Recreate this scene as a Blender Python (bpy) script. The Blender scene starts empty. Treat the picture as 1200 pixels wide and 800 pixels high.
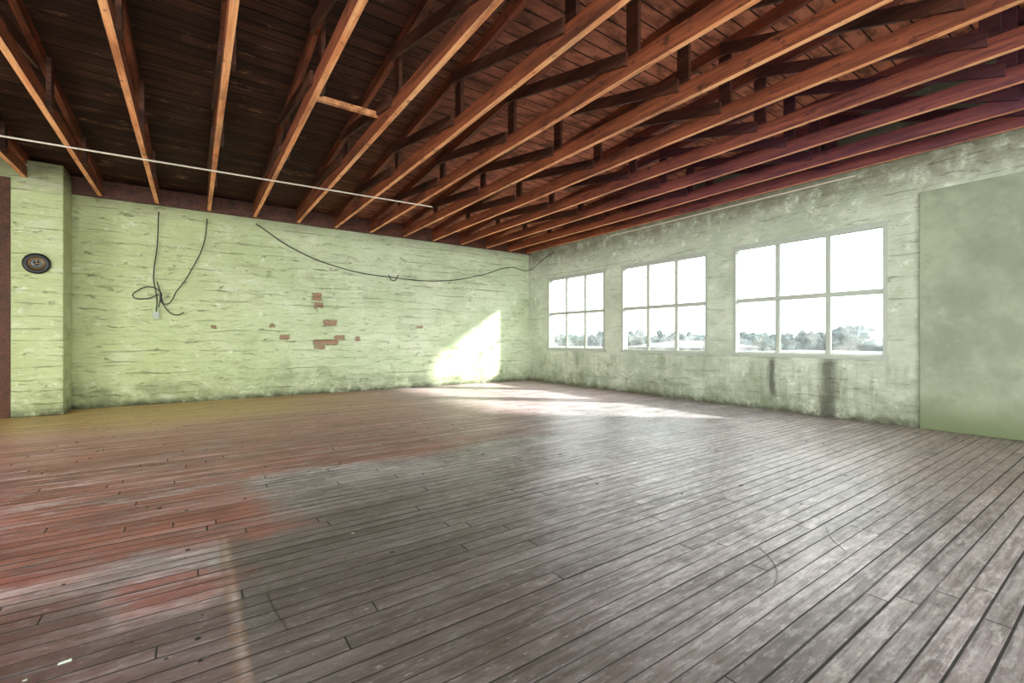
import bpy, bmesh, math, random
from mathutils import Vector, noise as mn
random.seed(4)
sc=bpy.context.scene
H=1.3
XR=8.7; YL=11.5; XW=-6.0; YB=-6.0
ZC=3.98          # underside of truss bottom chord
SL=0.08
def ztc(y): return ZC+0.17+SL*(YL-y)      # underside of top chord
def zdk(y): return ztc(y)+0.15            # underside of deck

# ---------------- node helper ----------------
class M:
    def __init__(s,name):
        s.m=bpy.data.materials.new(name); s.m.use_nodes=True
        s.t=s.m.node_tree; s.n=s.t.nodes; s.b=s.n['Principled BSDF']
        s.geo=s.n.new('ShaderNodeNewGeometry')
        s.P=s.geo.outputs['Position']
        sp=s.n.new('ShaderNodeSeparateXYZ'); s.t.links.new(s.P,sp.inputs[0])
        s.x,s.y,s.z=sp.outputs
    def put(s,sock,v):
        if v is None: return
        if isinstance(v,bpy.types.NodeSocket): s.t.links.new(v,sock)
        elif isinstance(v,(tuple,list)):
            v=tuple(v)
            if len(sock.default_value)==4 and len(v)==3: v=v+(1,)
            sock.default_value=v
        else: sock.default_value=v
    def f(s,op,a,b=None,c=None):
        n=s.n.new('ShaderNodeMath'); n.operation=op
        s.put(n.inputs[0],a); s.put(n.inputs[1],b); s.put(n.inputs[2],c); return n.outputs[0]
    def add(s,a,b): return s.f('ADD',a,b)
    def mul(s,a,b): return s.f('MULTIPLY',a,b)
    def mx(s,a,b): return s.f('MAXIMUM',a,b)
    def inv(s,a): return s.f('SUBTRACT',1.0,a)
    def ss(s,v,lo,hi,a=0.0,b=1.0):
        n=s.n.new('ShaderNodeMapRange'); n.interpolation_type='SMOOTHSTEP'
        s.put(n.inputs['Value'],v); s.put(n.inputs['From Min'],lo); s.put(n.inputs['From Max'],hi)
        s.put(n.inputs['To Min'],a); s.put(n.inputs['To Max'],b); return n.outputs[0]
    def vec(s,x,y,z):
        n=s.n.new('ShaderNodeCombineXYZ'); s.put(n.inputs[0],x); s.put(n.inputs[1],y); s.put(n.inputs[2],z); return n.outputs[0]
    def sv(s,a,b,c,src=None):
        n=s.n.new('ShaderNodeVectorMath'); n.operation='MULTIPLY'
        s.put(n.inputs[0],src or s.P); n.inputs[1].default_value=(a,b,c); return n.outputs[0]
    def noise(s,v,scale=1,detail=4,rough=.55,dist=0):
        n=s.n.new('ShaderNodeTexNoise'); s.put(n.inputs['Vector'],v); n.inputs['Scale'].default_value=scale
        n.inputs['Detail'].default_value=detail; n.inputs['Roughness'].default_value=rough; n.inputs['Distortion'].default_value=dist
        return n.outputs[0]
    def white(s,v):
        n=s.n.new('ShaderNodeTexWhiteNoise'); s.put(n.inputs['Vector'],v); return n.outputs['Value']
    def mix(s,fac,a,b,mode='MIX'):
        n=s.n.new('ShaderNodeMix'); n.data_type='RGBA'; n.blend_type=mode
        s.put(n.inputs[0],fac); s.put(n.inputs[6],a); s.put(n.inputs[7],b); return n.outputs[2]
    def bump(s,h,strength=1,dist=.02,normal=None):
        n=s.n.new('ShaderNodeBump'); s.put(n.inputs['Height'],h); n.inputs['Strength'].default_value=strength
        n.inputs['Distance'].default_value=dist
        if normal: s.put(n.inputs['Normal'],normal)
        return n.outputs[0]
    def out(s,col,rough=.7,normal=None,spec=None,metal=None):
        s.put(s.b.inputs['Base Color'],col); s.put(s.b.inputs['Roughness'],rough)
        if normal: s.put(s.b.inputs['Normal'],normal)
        if spec is not None: s.put(s.b.inputs['Specular IOR Level'],spec)
        if metal is not None: s.put(s.b.inputs['Metallic'],metal)
        return s.m
def C(r,g,b):
    l=lambda v:(v/255/12.92) if v/255<=.04045 else ((v/255+.055)/1.055)**2.4
    return (l(r),l(g),l(b),1)
def simple(name,col,rough=.6,metal=0,var=.15):
    m=M(name); n=m.noise(m.P,9,3)
    c=m.mix(m.mul(n,var*2),col,tuple(v*.45 for v in col[:3])+(1,))
    return m.out(c,rough,metal=metal)

# ---------------- materials ----------------
def mat_floor():
    m=M('worn_painted_floorboards'); W=.098
    wob=m.mul(m.noise(m.sv(.6,.6,1),1,1),.02)
    ry=m.f('DIVIDE',m.add(m.y,wob),W); row=m.f('FLOOR',ry); fr=m.f('FRACT',ry)
    rr=m.white(m.vec(row,3.1,0))
    cx=m.f('DIVIDE',m.add(m.x,m.mul(rr,7.0)),3.0); col=m.f('FLOOR',cx); fx=m.f('FRACT',cx)
    rnd=m.white(m.vec(row,col,1.7))
    edge=m.f('MINIMUM',fr,m.inv(fr))
    gw=m.ss(rr,0,1,.025,.09)
    gap=m.inv(m.ss(edge,m.mul(gw,.4),gw))
    ex=m.f('MINIMUM',fx,m.inv(fx))
    gap=m.mx(gap,m.inv(m.ss(ex,.0008,.0020)))
    gap=m.mul(gap,m.ss(m.noise(m.sv(.5,9,1),1,2),.25,.5,.55,1))
    grain=m.noise(m.vec(m.mul(m.x,2.2),m.mul(m.y,42),m.mul(rnd,20)),1,5,.68)
    big=m.noise(m.P,.55,4,.6); med=m.noise(m.sv(1.2,4.0,1),1,6,.68); fine=m.noise(m.sv(7,26,1),1,5,.7)
    scuff=m.noise(m.sv(.8,3,1),2.2,7,.75,1.2)
    blot=m.noise(m.sv(1.1,.8,1),.9,6,.66,.6)
    grey=m.mix(m.ss(med,.3,.7),C(140,128,129),C(196,188,193))
    grey=m.mix(m.ss(grain,.60,.36,0,.66),grey,C(88,77,76))
    grey=m.mix(m.mul(m.ss(fine,.46,.70),.65),grey,C(234,228,232))
    grey=m.mix(m.ss(blot,.50,.68,0,.42),grey,C(220,212,216))
    grey=m.mix(m.ss(blot,.46,.30,0,.42),grey,C(102,91,89))
    dx=m.add(m.x,m.mul(m.add(big,-.5),2.2)); dy=m.add(m.y,m.mul(m.add(m.noise(m.P,.8,4,.6),-.5),1.4))
    warm=m.mul(m.ss(dx,3.8,6.4),m.inv(m.ss(dy,2.2,4.2)))
    grey=m.mix(m.mul(warm,.38),grey,C(164,138,124))
    pink=m.mul(m.ss(dy,5.2,7.5),.5)
    grey=m.mix(pink,grey,C(214,180,184))
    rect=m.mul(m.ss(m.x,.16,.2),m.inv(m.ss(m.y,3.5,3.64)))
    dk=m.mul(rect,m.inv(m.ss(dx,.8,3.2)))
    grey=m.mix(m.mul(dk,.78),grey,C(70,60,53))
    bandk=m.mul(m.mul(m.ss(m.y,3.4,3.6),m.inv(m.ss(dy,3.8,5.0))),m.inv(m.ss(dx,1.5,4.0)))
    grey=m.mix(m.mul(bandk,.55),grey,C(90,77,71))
    # red paint
    r1=m.mul(m.ss(dy,4.6,5.0),m.inv(m.ss(dx,2.4,5.4)))
    r2=m.mul(m.ss(dy,3.2,3.6),m.inv(m.ss(dx,.15,.6)))
    ell=m.add(m.f('POWER',m.f('DIVIDE',m.add(dx,.0),.36),2.0),m.f('POWER',m.f('DIVIDE',m.add(dy,-2.88),.29),2.0))
    r3=m.mul(m.inv(m.ss(ell,.4,1.6)),.9)
    r4=m.mul(m.inv(m.ss(dx,-.7,.05)),m.mul(m.ss(scuff,.38,.52),.85))
    red=m.mx(m.mx(r1,r2),m.mx(r3,r4))
    wear=m.ss(m.add(m.add(scuff,m.mul(m.add(grain,-.5),.40)),m.mul(m.add(rnd,-.5),.14)),.68,.44)
    red=m.mul(red,m.add(.34,m.mul(wear,.56)))
    redc=m.mix(m.ss(med,.35,.7),C(126,60,53),C(170,98,87))
    redc=m.mix(m.mul(m.ss(dy,5.8,9.0),.65),redc,C(212,154,130))
    base=m.mix(red,grey,redc)
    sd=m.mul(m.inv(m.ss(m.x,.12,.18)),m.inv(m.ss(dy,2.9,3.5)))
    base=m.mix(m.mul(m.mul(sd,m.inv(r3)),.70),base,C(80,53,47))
    ye=m.mul(m.mul(m.ss(dy,8.0,9.8),m.inv(m.ss(dx,.2,4.0))),.75)
    base=m.mix(ye,base,C(214,180,106))
    ln=m.mul(m.mul(m.ss(m.x,.12,.135),m.inv(m.ss(m.x,.185,.20))),m.mul(m.inv(m.ss(m.y,3.56,3.6)),m.ss(m.y,.8,1.6)))
    base=m.mix(m.mul(ln,m.ss(scuff,.35,.7,.25,.6)),base,C(122,86,50))
    v=m.add(.78,m.mul(rnd,.34))
    base=m.mix(1.0,base,m.vec(v,v,v),'MULTIPLY')
    sp=m.noise(m.P,14,5,.7); base=m.mix(m.ss(sp,.60,.70,0,.5),base,C(54,43,41))
    dirt=m.noise(m.sv(1.5,2.6,1),1.6,7,.80); base=m.mix(m.ss(dirt,.52,.66,0,.5),base,C(80,67,65))
    pk=m.noise(m.sv(9,30,1),1.6,5,.8); base=m.mix(m.ss(pk,.58,.68,0,.45),base,C(222,214,217))
    scr=m.f('ABSOLUTE',m.add(m.noise(m.sv(.35,.9,1),2.4,3,.5,2.5),-.5))
    base=m.mix(m.mul(m.inv(m.ss(scr,.0,.003)),.25),base,C(54,44,42))
    base=m.mix(m.mul(gap,.94),base,C(18,12,10))
    rough=m.add(.27,m.add(m.mul(scuff,.32),m.mul(gap,.3)))
    hgt=m.add(m.mul(gap,-1.0),m.add(m.mul(grain,.25),m.mul(rnd,.25)))
    return m.out(base,rough,m.bump(hgt,.6,.006),spec=.52)

def wall_mat(name,horiz,left):
    m=M(name); u=m.x if horiz else m.y
    P=m.P
    wv=m.mul(m.add(m.noise(m.sv(.7,.7,3),1,4,.6),-.5),.16)
    zz=m.add(m.z,wv)
    CH=.21 if left else .32
    rz=m.f('DIVIDE',zz,CH); fz=m.f('FRACT',rz)
    ez=m.f('MINIMUM',fz,m.inv(fz))
    on=m.ss(m.noise(m.sv(1.6,1.6,6),1,5,.65),.46,.62)
    on2=m.ss(m.noise(m.sv(.9,.9,4.6),1,4,.6),.46,.58)
    joint=m.mul(m.inv(m.ss(ez,.01,.07)),on)
    step=m.mul(fz,on2)
    strk=m.noise(m.sv(2.0,2.0,15),1,7,.72); strk2=m.noise(m.sv(3.5,3.5,40),1,5,.68)
    nb=m.noise(P,.8,5,.6); nm=m.noise(P,5,7,.72); nf=m.noise(P,30,4,.7)
    nc=m.noise(m.sv(1,1,1.8),1.5,7,.7,.5)
    pit=m.noise(m.sv(2.4,2.4,7),1.8,8,.8)
    if left:
        base=m.mix(m.ss(nb,.35,.65),C(190,204,168),C(210,220,190))
        base=m.mix(m.mul(m.ss(m.x,4.8,-1.5),.65),base,C(192,200,138))
    else:
        base=m.mix(m.ss(nb,.35,.65),C(174,182,164),C(202,208,192))
    base=m.mix(m.ss(nc,.50,.70,0,.38 if left else .42),base,C(152,156,122))
    base=m.mix(m.ss(nc,.46,.32,0,.45),base,C(228,232,212))
    base=m.mix(m.mul(joint,.40),base,C(116,124,94))
    base=m.mix(m.ss(strk2,.56,.70,0,.38),base,C(132,136,104))
    base=m.mix(m.ss(pit,.58,.66,0,.42 if left else .25),base,C(126,126,94))
    base=m.mix(m.ss(nm,.58,.75,0,.36),base,C(148,150,120))
    base=m.mix(m.mul(m.ss(nm,.44,.32),.6),base,C(234,238,220))
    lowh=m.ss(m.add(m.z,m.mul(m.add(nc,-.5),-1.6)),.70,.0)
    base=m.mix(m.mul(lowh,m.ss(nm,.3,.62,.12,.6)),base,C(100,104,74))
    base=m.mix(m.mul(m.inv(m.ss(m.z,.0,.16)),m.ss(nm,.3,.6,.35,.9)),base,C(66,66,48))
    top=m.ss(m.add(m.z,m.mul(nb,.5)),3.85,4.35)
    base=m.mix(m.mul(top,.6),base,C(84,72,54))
    h=m.add(m.mul(joint,-.5),m.add(m.mul(step,.8),m.add(m.mul(strk,1.2),m.add(m.mul(nm,.75),m.mul(nf,.16)))))
    h=m.add(h,m.mul(m.ss(pit,.58,.66),-.45))
    if left:
        rag=m.mul(m.add(m.noise(P,9,6,.75),-.5),.24)
        def rect(cx,cz,w,hh):
            a=m.f('ABSOLUTE',m.add(m.add(m.x,rag),-cx)); b=m.f('ABSOLUTE',m.add(m.add(m.z,m.mul(rag,.7)),-cz))
            return m.mul(m.inv(m.ss(a,w-.02,w+.02)),m.inv(m.ss(b,hh-.015,hh+.015)))
        ms=None
        for q in [(2.40,2.30,.10,.09),(2.44,2.10,.09,.07),(2.70,1.68,.15,.07),(2.60,1.22,.28,.06),(2.92,1.33,.12,.05),(2.45,1.10,.12,.04),(1.70,1.34,.09,.05),(1.45,1.60,.05,.03),(3.35,1.30,.05,.05),(5.0,1.62,.10,.03),(.35,1.55,.05,.04)]:
            r=rect(*q); ms=r if ms is None else m.mx(ms,r)
        bc=m.mix(m.ss(nf,.35,.65),C(130,84,68),C(170,118,98))
        bj=m.inv(m.ss(m.f('FRACT',m.f('DIVIDE',m.z,.085)),.0,.16))
        bc=m.mix(bj,bc,C(150,144,122))
        base=m.mix(m.mul(ms,.85),base,bc); h=m.add(h,m.mul(ms,-.8))
    else:
        nn=m.noise(m.sv(1,9,1.4),1,6,.7)
        for cy,w,z0 in [(4.09,.07,.12),(3.2,.13,-.3),(6.5,.08,.4),(9.3,.1,.4)]:
            a=m.f('ABSOLUTE',m.add(m.add(m.y,m.mul(m.add(nn,-.5),.25)),-cy))
            s=m.mul(m.inv(m.ss(a,w*.3,w*1.5)),m.mul(m.inv(m.ss(m.z,.88,1.02)),m.ss(m.z,z0-.1,z0+.3)))
            base=m.mix(m.mul(s,.8 if cy<5 else .25),base,C(72,70,62))
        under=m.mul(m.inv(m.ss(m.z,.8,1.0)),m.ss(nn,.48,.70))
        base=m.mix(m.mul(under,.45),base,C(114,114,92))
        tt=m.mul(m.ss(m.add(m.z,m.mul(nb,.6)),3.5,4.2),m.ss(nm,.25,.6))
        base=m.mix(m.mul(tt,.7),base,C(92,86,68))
    nrm=m.bump(h,.9,.034 if left else .015)
    return m.out(base,.6,nrm,spec=.35)

def mat_panel():
    m=M('smooth_plaster_patch'); nb=m.noise(m.P,1.1,6,.6); nm=m.noise(m.P,4,7,.75); nf=m.noise(m.P,26,4)
    b=m.mix(m.ss(nb,.35,.65),C(124,131,110),C(152,158,136))
    b=m.mix(m.ss(nm,.52,.70,0,.4),b,C(108,112,90)); b=m.mix(m.ss(nm,.44,.32,0,.3),b,C(172,178,156))
    b=m.mix(m.inv(m.ss(m.z,0,.6)),b,C(102,112,78))
    return m.out(b,.45,m.bump(m.add(nm,m.mul(nf,.2)),.35,.008))

def mat_wood(name,c1,c2,dark,kind=0,purple_cast=True):
    m=M(name)
    g=m.noise(m.sv(24,1.3,24),1,6,.68); g2=m.noise(m.sv(5,.8,5),1,4,.6); sp=m.noise(m.sv(9,5,9),1,6,.75)
    b=m.mix(m.ss(g,.32,.68),c1,c2)
    b=m.mix(m.ss(g2,.45,.7,0,.6),b,dark)
    b=m.mix(m.ss(sp,.56,.66,0,.75),b,dark)
    if purple_cast:
        t=m.mul(m.ss(m.x,4.8,7.8),m.inv(m.ss(m.y,4.5,8.5)))
        b=m.mix(m.mul(t,.30),b,C(88,46,86) if kind==0 else C(186,112,122))  # purple flare cast painted into the wood towards the right wall
    return m.out(b,.6,m.bump(m.add(g,m.mul(sp,.5)),.6,.006),spec=.3)

def mat_deck():
    m=M('rough_roof_deck'); W=.19
    ry=m.f('DIVIDE',m.y,W); row=m.f('FLOOR',ry); fr=m.f('FRACT',ry)
    rx=m.f('FLOOR',m.f('DIVIDE',m.add(m.x,m.mul(m.white(m.vec(row,1,0)),5)),2.4))
    rnd=m.white(m.vec(row,rx,0)); e=m.f('MINIMUM',fr,m.inv(fr)); gap=m.inv(m.ss(e,.015,.07))
    g=m.noise(m.sv(1.4,26,1),1,6,.68); sp=m.noise(m.sv(1.5,3.5,1),1.4,7,.75)
    b=m.mix(m.ss(g,.3,.7),C(42,26,20),C(84,54,41))
    b=m.mix(m.mul(m.ss(rnd,.2,1),.6),b,C(28,17,13))
    b=m.mix(m.ss(sp,.57,.70,0,.8),b,C(150,112,88))
    red=m.mul(m.ss(m.x,1.4,5.0),m.ss(sp,.36,.6,.22,1))
    b=m.mix(m.mul(red,.85),b,C(196,122,94))
    b=m.mix(gap,b,C(6,4,3))
    return m.out(b,.75,m.bump(m.add(g,m.mul(gap,-2)),.6,.006),spec=.2)

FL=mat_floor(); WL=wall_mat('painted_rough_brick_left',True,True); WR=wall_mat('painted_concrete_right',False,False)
WP=mat_panel()
WD=mat_wood('truss_wood_shaded',C(92,45,27),C(140,74,46),C(32,17,13))  # side faces: shade painted in as a darker wood colour
WU=mat_wood('truss_wood_bounce_lit',C(220,138,88),C(250,190,136),C(120,64,40),1)  # undersides: light bounced off the floor painted in as paler wood
WW=mat_wood('truss_web_wood',C(60,33,25),C(94,54,38),C(26,15,12))
DK=mat_deck()
DOORM=mat_wood('dark_door_wood',C(70,40,26),C(92,54,34),C(36,20,14),purple_cast=False)
FR=simple('window_frame_paint',C(180,184,174),.5,0,.2)
BLK=simple('black_cable',C(22,20,20),.5)
CON=simple('pale_conduit',C(206,196,180),.45,.0)
BRS=simple('aged_brass',C(150,112,62),.45,.5)
GRY=simple('clock_face_grey',C(78,84,84),.3)
def glass_mat():
    m=bpy.data.materials.new('dusty_glass'); m.use_nodes=True; t=m.node_tree; n=t.nodes
    for k in list(n): n.remove(k)
    o=n.new('ShaderNodeOutputMaterial'); tr=n.new('ShaderNodeBsdfTransparent'); gl=n.new('ShaderNodeBsdfGlossy'); df=n.new('ShaderNodeBsdfTranslucent')
    tr.inputs[0].default_value=(.93,.97,.95,1); gl.inputs['Roughness'].default_value=.05; df.inputs[0].default_value=(.9,.93,.88,1)
    g=n.new('ShaderNodeNewGeometry'); ns=n.new('ShaderNodeTexNoise'); ns.inputs['Scale'].default_value=4; ns.inputs['Detail'].default_value=7
    t.links.new(g.outputs['Position'],ns.inputs['Vector'])
    mr=n.new('ShaderNodeMapRange'); t.links.new(ns.outputs[0],mr.inputs[0]); mr.inputs[1].default_value=.45; mr.inputs[2].default_value=.8; mr.inputs[3].default_value=.02; mr.inputs[4].default_value=.07
    a=n.new('ShaderNodeMixShader'); b=n.new('ShaderNodeMixShader'); t.links.new(mr.outputs[0],a.inputs[0])
    t.links.new(tr.outputs[0],a.inputs[1]); t.links.new(df.outputs[0],a.inputs[2])
    b.inputs[0].default_value=.04; t.links.new(a.outputs[0],b.inputs[1]); t.links.new(gl.outputs[0],b.inputs[2]); t.links.new(b.outputs[0],o.inputs[0])
    return m
GL=glass_mat()

# ---------------- mesh helpers ----------------
class B:
    def __init__(s): s.bm=bmesh.new()
    def hexa(s,v,mi=0,under=None):
        vs=[s.bm.verts.new(p) for p in v]
        fs=[(0,3,2,1),(4,5,6,7),(0,1,5,4),(1,2,6,5),(2,3,7,6),(3,0,4,7)]
        for i,f in enumerate(fs):
            fc=s.bm.faces.new([vs[k] for k in f]); fc.material_index=(under if (under is not None and i==0) else mi)
    def box(s,x0,x1,y0,y1,z0,z1,mi=0,under=None):
        s.hexa([(x0,y0,z0),(x1,y0,z0),(x1,y1,z0),(x0,y1,z0),(x0,y0,z1),(x1,y0,z1),(x1,y1,z1),(x0,y1,z1)],mi,under)
    def slopeY(s,x0,x1,y0,y1,za,zb,ta,tb,mi=0,under=None):
        s.hexa([(x0,y0,za),(x1,y0,za),(x1,y1,zb),(x0,y1,zb),(x0,y0,ta),(x1,y0,ta),(x1,y1,tb),(x0,y1,tb)],mi,under)
    def done(s,name,mats,bevel=0):
        me=bpy.data.meshes.new(name); s.bm.normal_update(); s.bm.to_mesh(me); s.bm.free()
        for m in mats: me.materials.append(m)
        o=bpy.data.objects.new(name,me); sc.collection.objects.link(o)
        if bevel:
            d=o.modifiers.new('bevel','BEVEL'); d.width=bevel; d.segments=2; d.limit_method='ANGLE'
        return o
def curve(name,pts,r,mat,smooth=True):
    cu=bpy.data.curves.new(name,'CURVE'); cu.dimensions='3D'; cu.bevel_depth=r; cu.bevel_resolution=3
    for P in (pts if isinstance(pts[0],list) else [pts]):
        if smooth:
            sp=cu.splines.new('BEZIER'); sp.bezier_points.add(len(P)-1)
            for b,p in zip(sp.bezier_points,P): b.co=p; b.handle_left_type=b.handle_right_type='AUTO'
        else:
            sp=cu.splines.new('POLY'); sp.points.add(len(P)-1)
            for b,p in zip(sp.points,P): b.co=(*p,1)
    cu.materials.append(mat); o=bpy.data.objects.new(name,cu); sc.collection.objects.link(o); return o

# ---------------- shell ----------------
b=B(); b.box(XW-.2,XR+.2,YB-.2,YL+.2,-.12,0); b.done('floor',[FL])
b=B(); b.slopeY(XW-.4,XR+.5,YB-.4,YL+.4,zdk(YB-.4),zdk(YL+.4),zdk(YB-.4)+.08,zdk(YL+.4)+.08); b.done('ceiling',[DK])
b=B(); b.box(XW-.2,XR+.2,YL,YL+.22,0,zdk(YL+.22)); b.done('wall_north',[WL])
ZS,ZT=1.0,3.08
wins=[(8.24,10.51),(5.38,7.67),(2.41,4.82)]
def wallY(name,x0,x1,ops,mat):
    b=B(); ops=sorted(ops); y=YB-.2
    b.box(x0,x1,YB-.2,YL,0,ZS); b.slopeY(x0,x1,YB-.2,YL,ZT,ZT,zdk(YB-.2),zdk(YL))
    for a,c in ops: b.box(x0,x1,y,a,ZS,ZT); y=c
    b.box(x0,x1,y,YL,ZS,ZT); return b.done(name,[mat])
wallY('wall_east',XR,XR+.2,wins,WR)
wwin=[(-4.6,-1.2),(-.2,3.2),(4.2,7.6)]
wallY('wall_west',XW-.2,XW,wwin,WR)
swin=[(-5.2,-2.2),(-1.4,1.6),(2.4,5.4)]
b=B(); b.box(XW,XR,YB-.2,YB,0,ZS); b.box(XW,XR,YB-.2,YB,ZT,zdk(YB)); x=XW
for a,c in swin: b.box(x,a,YB-.2,YB,ZS,ZT); x=c
b.box(x,XR,YB-.2,YB,ZS,ZT); b.done('wall_south',[WR])

def window(name,a,c,axis,pos,inward,power=0,col=(1,1,1)):
    b=B()
    def bx(u0,u1,d0,d1,z0,z1,mi=0):
        p0,p1=sorted((pos-inward*d0,pos-inward*d1))
        if axis=='Y': b.box(p0,p1,u0,u1,z0,z1,mi)
        else: b.box(u0,u1,p0,p1,z0,z1,mi)
    w=.05
    bx(a-.0,a+w,-.02,.10,ZS,ZT); bx(c-w,c,-.02,.10,ZS,ZT)
    bx(a+w,c-w,-.02,.10,ZT-w,ZT); bx(a-.03,c+.03,-.05,.10,ZS-.03,ZS+.04)
    bx(a-.03,c+.03,-.025,.0,ZT,ZT+.03)
    zm=(ZS+ZT)/2
    for k in (1,2):
        u=a+(c-a)*k/3; bx(u-.026,u+.026,.015,.07,ZS+.04,ZT-w)
    bx(a+w,c-w,.005,.072,zm-.028,zm+.028)
    for i in range(3):
        for j in range(2):
            u0=a+(c-a)*i/3+(w if i==0 else .026); u1=a+(c-a)*(i+1)/3-(w if i==2 else .026)
            z0=(ZS+.04) if j==0 else zm+.028; z1=(zm-.028) if j==0 else ZT-w
            t=.014
            bx(u0,u0+t,.03,.055,z0,z1); bx(u1-t,u1,.03,.055,z0,z1); bx(u0+t,u1-t,.03,.055,z0,z0+t); bx(u0+t,u1-t,.03,.055,z1-t,z1)
            bx(u0+t,u1-t,.040,.044,z0+t,z1-t,1)
    o=b.done(name,[FR,GL])
    L=bpy.data.lights.new(name+'_portal_or_fill','AREA'); L.shape='RECTANGLE'; L.size=c-a; L.size_y=ZT-ZS
    if power: L.energy=power; L.color=col  # added fill lamp, brighter than the sky outside
    else: L.cycles.is_portal=True
    lo=bpy.data.objects.new('portal_or_fill',L); sc.collection.objects.link(lo); lo.parent=o
    cc=((pos-inward*.2),(a+c)/2,(ZS+ZT)/2) if axis=='Y' else ((a+c)/2,(pos-inward*.2),(ZS+ZT)/2)
    lo.location=cc; d=Vector((inward,0,0)) if axis=='Y' else Vector((0,inward,0))
    lo.rotation_euler=d.to_track_quat('-Z','Z').to_euler()
i=1
for a,c in sorted(wins,reverse=True): window('window_%d'%i,a,c,'Y',XR,-1); i+=1
for a,c in wwin: window('window_%d'%i,a,c,'Y',XW,1,580,(1,.96,.91)); i+=1  # unseen west windows, each with an added fill lamp
for a,c in swin: window('window_%d'%i,a,c,'X',YB,1,660,(1,.97,.96)); i+=1  # more added fill, at the unseen south windows

b=B(); b.box(XR-.045,XR,-2.2,2.02,.0,3.43); b.done('wall_panel',[WP],.006)
b=B(); b.box(-2.46,-1.83,10.82,YL,0,zdk(YL)-.02); b.done('wall_pilaster',[WL],.02)
b=B()
b.box(-2.60,-2.465,10.84,11.0,0,3.95); b.box(-3.74,-3.60,10.84,11.0,0,3.95); b.box(-3.60,-2.60,10.84,11.0,3.75,3.94)
b.box(-3.60,-2.60,10.90,10.95,.01,3.75)
for z0,z1 in [(.15,1.1),(1.25,2.3),(2.45,3.6)]:
    b.box(-3.5,-3.14,10.885,10.90,z0,z1); b.box(-3.06,-2.7,10.885,10.90,z0,z1)
b.box(-2.68,-2.64,10.82,10.90,1.0,1.12)
b.done('door_1',[DOORM])
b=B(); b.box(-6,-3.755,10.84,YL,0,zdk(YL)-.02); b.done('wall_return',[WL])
b=B(); b.box(-3.75,-2.46,10.86,YL,3.96,zdk(YL)-.02); b.done('wall_lintel',[WL])
b=B(); b.box(XW,XR,YL-.07,YL-.001,ZC-.02,zdk(YL)-.02); b.done('trim_ledger',[WW])

# ---------------- trusses ----------------
tx=[-1.43+.85*k for k in range(-5,12)]+[8.6]
posts=[9.6,7.5,5.3,3.12,.95,-1.25,-3.45]
for x in tx:
    b=B(); j=lambda s:random.uniform(-s,s); w=.032
    x=x+j(.02)
    y1=YL-.075
    n=10; ys=[YB+ (y1-YB)*k/n for k in range(n+1)]
    zs=[ZC+j(.008) for _ in ys]; zs[-1]=ZC
    for k in range(n):
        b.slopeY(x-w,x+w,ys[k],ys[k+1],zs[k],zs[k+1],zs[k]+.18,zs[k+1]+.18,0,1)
    b.slopeY(x-w,x+w,YB,y1,ztc(YB),ztc(y1),zdk(YB),zdk(y1),0,0)
    for k,p in enumerate(posts):
        b.slopeY(x+w,x+w+.045,p-.075,p+.075,ZC+.02,ZC+.02,ztc(p-.075)+.10,ztc(p+.075)+.10,2)
        if k+1<len(posts):
            q=posts[k+1]
            za=ZC+.10; zb=ztc(p)-.02
            b.slopeY(x-w-.035,x-w,q+.0,p-.0,za,zb,za+.14,zb+.14,2)
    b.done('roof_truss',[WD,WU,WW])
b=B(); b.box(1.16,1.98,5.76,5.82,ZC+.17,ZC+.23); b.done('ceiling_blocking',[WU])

# ---------------- conduits and cables ----------------
curve('electrical_conduit',[(-5.9,8.85,ZC-.014),(-2.1,8.75,ZC-.014),(3.95,8.45,ZC-.014)],.013,CON,False)
curve('wall_conduit',[(8.64,2.8,3.9),(8.64,5.6,3.9),(8.64,8.0,3.9)],.014,CON,False)
def wl(px,py,off=.05):
    th=math.atan((px-600)/533)+math.radians(35); Y=YL-off; X=Y*math.tan(th); d=X*.5736+Y*.8192
    return (X,Y,H+(397-py)/533*d)
curve('hanging_cable',[[wl(300,262,.09),wl(345,292),wl(400,314),wl(460,325),wl(520,329),wl(565,322),wl(600,313),(8.62,11.42,3.45),(8.66,10.8,3.68),(8.66,10.2,3.86)],
   [wl(455,322),wl(461,329,.06),wl(467,322)]],.011,BLK)
curve('wall_wire',[[wl(186,248,.1),wl(184,290),wl(180,325),wl(184,352),wl(183,366)],
   [wl(243,256,.09),wl(239,285),wl(225,315),wl(208,340),wl(192,356),wl(188,342),wl(176,336),wl(162,340),wl(156,347),wl(170,350),wl(186,345)],
   [wl(188,345),wl(195,362),wl(206,369),wl(216,366)],[wl(184,330,.06),wl(188,345,.06),wl(186,360,.06)]],.010,BLK)
x,y,z=wl(183,369); b=B(); b.box(x-.05,x+.05,YL-.06,YL+.002,z-.07,z+.07); b.box(x-.03,x+.03,YL-.068,YL-.06,z-.05,z+.05); b.done('junction_box',[FR],.006)

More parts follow.
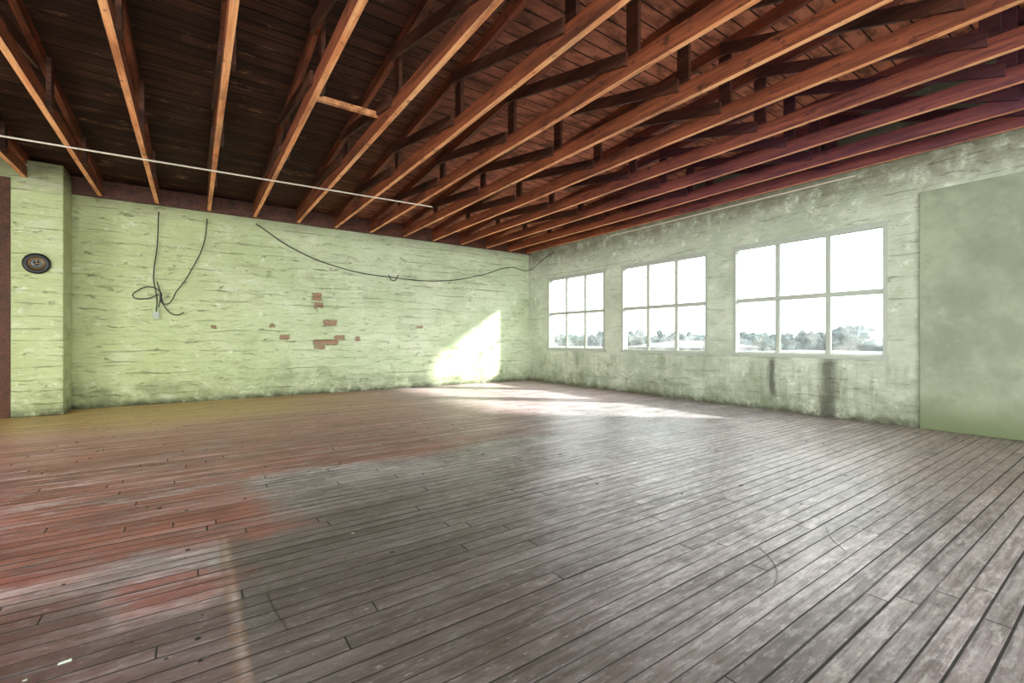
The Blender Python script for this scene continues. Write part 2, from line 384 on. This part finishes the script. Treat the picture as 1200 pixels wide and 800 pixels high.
def lathe(prof,cx,y0,cz,name,mats,seg=48):
    bm=bmesh.new(); rings=[]
    for r,dy,mi in prof:
        rings.append([bm.verts.new((cx+r*math.cos(2*math.pi*k/seg),y0-dy,cz+r*math.sin(2*math.pi*k/seg))) for k in range(seg)])
    for a in range(len(prof)-1):
        for k in range(seg):
            f=bm.faces.new((rings[a][k],rings[a][(k+1)%seg],rings[a+1][(k+1)%seg],rings[a+1][k])); f.material_index=prof[a][2]; f.smooth=True
    f=bm.faces.new(rings[-1]); f.material_index=prof[-1][2]
    bmesh.ops.recalc_face_normals(bm,faces=bm.faces)
    me=bpy.data.meshes.new(name); bm.to_mesh(me); bm.free()
    for m in mats: me.materials.append(m)
    o=bpy.data.objects.new(name,me); sc.collection.objects.link(o); return o
clk=lathe([(.165,0,0),(.175,.03,0),(.165,.05,0),(.105,.055,0),(.10,.045,1),(.085,.05,1),(.08,.035,2),(.04,.032,2),(.035,.04,0),(.0001,.04,0)],-2.15,10.82,2.56,'wall_clock',[BLK,BRS,GRY])
b=B(); b.box(-2.154,-2.146,10.775,10.78,2.56,2.63); b.box(-2.15,-2.10,10.775,10.78,2.556,2.564)
h=b.done('hands',[BRS]); h.parent=clk

b=B()
for k in range(110):
    x=random.uniform(-1.8,6.5); y=random.uniform(1,10.8); s=random.uniform(.004,.012)
    if k<14: x=random.uniform(-.8,.1); y=random.uniform(1.9,2.6)
    b.box(x-s,x+s*1.4,y-s,y+s*.8,0,s*.3,random.choice((0,0,0,1)))
b.done('floor_debris',[BLK,FR])
def fp(px,py):
    d=533*H/(py-397); l=(px-600)/533*d; return (d*.5736+l*.8192,d*.8192-l*.5736,.002)
b=B(); p=fp(76,776); b.hexa([(p[0]-.02,p[1]-.005,0),(p[0]+.02,p[1]-.003,0),(p[0]+.02,p[1]+.005,0),(p[0]-.02,p[1]+.003,0),(p[0]-.02,p[1]-.005,.005),(p[0]+.02,p[1]-.003,.009),(p[0]+.02,p[1]+.005,.009),(p[0]-.02,p[1]+.003,.005)]); b.done('paint_chip',[FR])
GRW=simple('dull_wire',C(74,64,62),.6)
curve('loose_wire',[[fp(890,642),fp(903,655),fp(911,672),fp(906,688)],[fp(968,618),fp(975,632),fp(990,645)],[fp(312,697),fp(322,718),fp(336,738)]],.0012,GRW)

# ---------------- exterior ----------------
def ext(name,c1,c2,s=1.0):
    m=M(name); n=m.noise(m.P,s,5); return m.out(m.mix(m.ss(n,.35,.65),c1,c2),.9,spec=.1)
GR=ext('ground_asphalt',C(84,88,94),C(98,102,106),.2); LF=ext('hazy_foliage',C(34,44,50),C(56,68,72),1.6)  # tree colour is blue-grey: distance haze painted into it
BW=ext('pale_stucco',C(90,94,102),C(106,108,114),.5); BR=ext('brown_roof',C(66,62,66),C(84,78,80),.6); DG=ext('dark_glazing',C(46,54,62),C(58,66,72))
b=B(); b.box(-60,260,-200,260,-4.4,-4.2); b.done('ground',[GR])
b=B()
def house(x,y,w,d,h,roof):
    b.box(x,x+w,y,y+d,-4.2,h,0)
    b.box(x-.2,x+w+.2,y-.2,y+d+.2,h,h+.2,1)
    for k in range(int(d//3)):
        b.box(x-.05,x,y+1+k*3,y+2.4+k*3,h-2.2,h-.9,2)
    if roof:
        b.hexa([(x-.3,y-.3,h+.2),(x+w+.3,y-.3,h+.2),(x+w+.3,y+d+.3,h+.2),(x-.3,y+d+.3,h+.2),(x+w*.4,y+d*.3,h+1.0),(x+w*.6,y+d*.3,h+1.0),(x+w*.6,y+d*.7,h+1.0),(x+w*.4,y+d*.7,h+1.0)],1)
house(40,9,10,12,.0,False); house(44,28,12,10,.1,True); house(46,48,12,16,-.2,False); house(36,-8,10,10,-.1,True); house(50,72,12,18,.3,True)
b.done('neighboring_buildings',[BW,BR,DG])
tb=bmesh.new(); bmesh.ops.create_icosphere(tb,subdivisions=2,radius=1); tb.verts.ensure_lookup_table()
tv=[v.co.copy() for v in tb.verts]; tf=[[v.index for v in f.verts] for f in tb.faces]; tb.free()
V=[];F=[]
for k in range(330):
    y=random.uniform(-40,200); x=random.uniform(80,118); top=random.uniform(1.2,3.1)+(.7 if random.random()<.15 else 0)
    for q in range(9):
        r=random.uniform(.45,1.1)
        o=Vector((x+random.gauss(0,1.3),y+random.gauss(0,1.6),top-r-abs(random.gauss(0,1.1))))
        n0=len(V)
        for c in tv: V.append(tuple(c*r*(1+.6*mn.noise(c*2.3*r+o))+o))
        F+= [[i+n0 for i in f] for f in tf]
    n0=len(V)
    for zz,rr in ((-4.2,.3),(top-1,.15)):
        for q in range(6): V.append((x+rr*math.cos(q*math.pi/3),y+rr*math.sin(q*math.pi/3),zz))
    for q in range(6): F.append([n0+q,n0+(q+1)%6,n0+6+(q+1)%6,n0+6+q])
yy=-60
while yy<240:
    n0=len(V); t=random.uniform(.2,1.5); x0=96
    for p in [(x0,yy,-4.2),(x0+2,yy,-4.2),(x0+2,yy+1.6,-4.2),(x0,yy+1.6,-4.2),(x0+.5,yy,t),(x0+1.5,yy,t),(x0+1.5,yy+1.6,t-.2),(x0+.5,yy+1.6,t-.2)]: V.append(p)
    F+=[[n0+i for i in f] for f in [(0,3,2,1),(4,5,6,7),(0,1,5,4),(1,2,6,5),(2,3,7,6),(3,0,4,7)]]; yy+=1.6
me=bpy.data.meshes.new('tree_line'); me.from_pydata(V,[],F); me.materials.append(LF)
o=bpy.data.objects.new('tree_line',me); sc.collection.objects.link(o)

# ---------------- light ----------------
L=bpy.data.lights.new('sun','SUN'); L.energy=22; L.angle=math.radians(4.5); L.color=(1,.96,.9)
s=bpy.data.objects.new('sun',L); sc.collection.objects.link(s)
s.rotation_euler=Vector((-1,.95,-.70)).to_track_quat('-Z','Z').to_euler(); s.location=(20,-15,15)
w=bpy.data.worlds.new('World'); sc.world=w; w.use_nodes=True; nt=w.node_tree; bg=nt.nodes['Background']
tc=nt.nodes.new('ShaderNodeTexCoord'); sp=nt.nodes.new('ShaderNodeSeparateXYZ'); nt.links.new(tc.outputs['Generated'],sp.inputs[0])
mr=nt.nodes.new('ShaderNodeMapRange'); nt.links.new(sp.outputs[2],mr.inputs[0]); mr.inputs[1].default_value=0; mr.inputs[2].default_value=.6
mx=nt.nodes.new('ShaderNodeMix'); mx.data_type='RGBA'; nt.links.new(mr.outputs[0],mx.inputs[0]); mx.inputs[6].default_value=(.96,.98,1,1); mx.inputs[7].default_value=(.98,.99,1,1)
nt.links.new(mx.outputs[2],bg.inputs[0]); bg.inputs[1].default_value=7.5

# ---------------- camera ----------------
cam=bpy.data.cameras.new('camera'); co=bpy.data.objects.new('camera',cam); sc.collection.objects.link(co)
cam.sensor_width=36; cam.lens=15.99; cam.shift_y=-.0025; cam.clip_end=500
co.location=(0,0,H); co.rotation_euler=(math.radians(90),0,math.radians(-35))
sc.camera=co
sc.view_settings.view_transform='Standard'; sc.view_settings.exposure=0
sc.cycles.max_bounces=8; sc.cycles.diffuse_bounces=4; sc.cycles.glossy_bounces=3
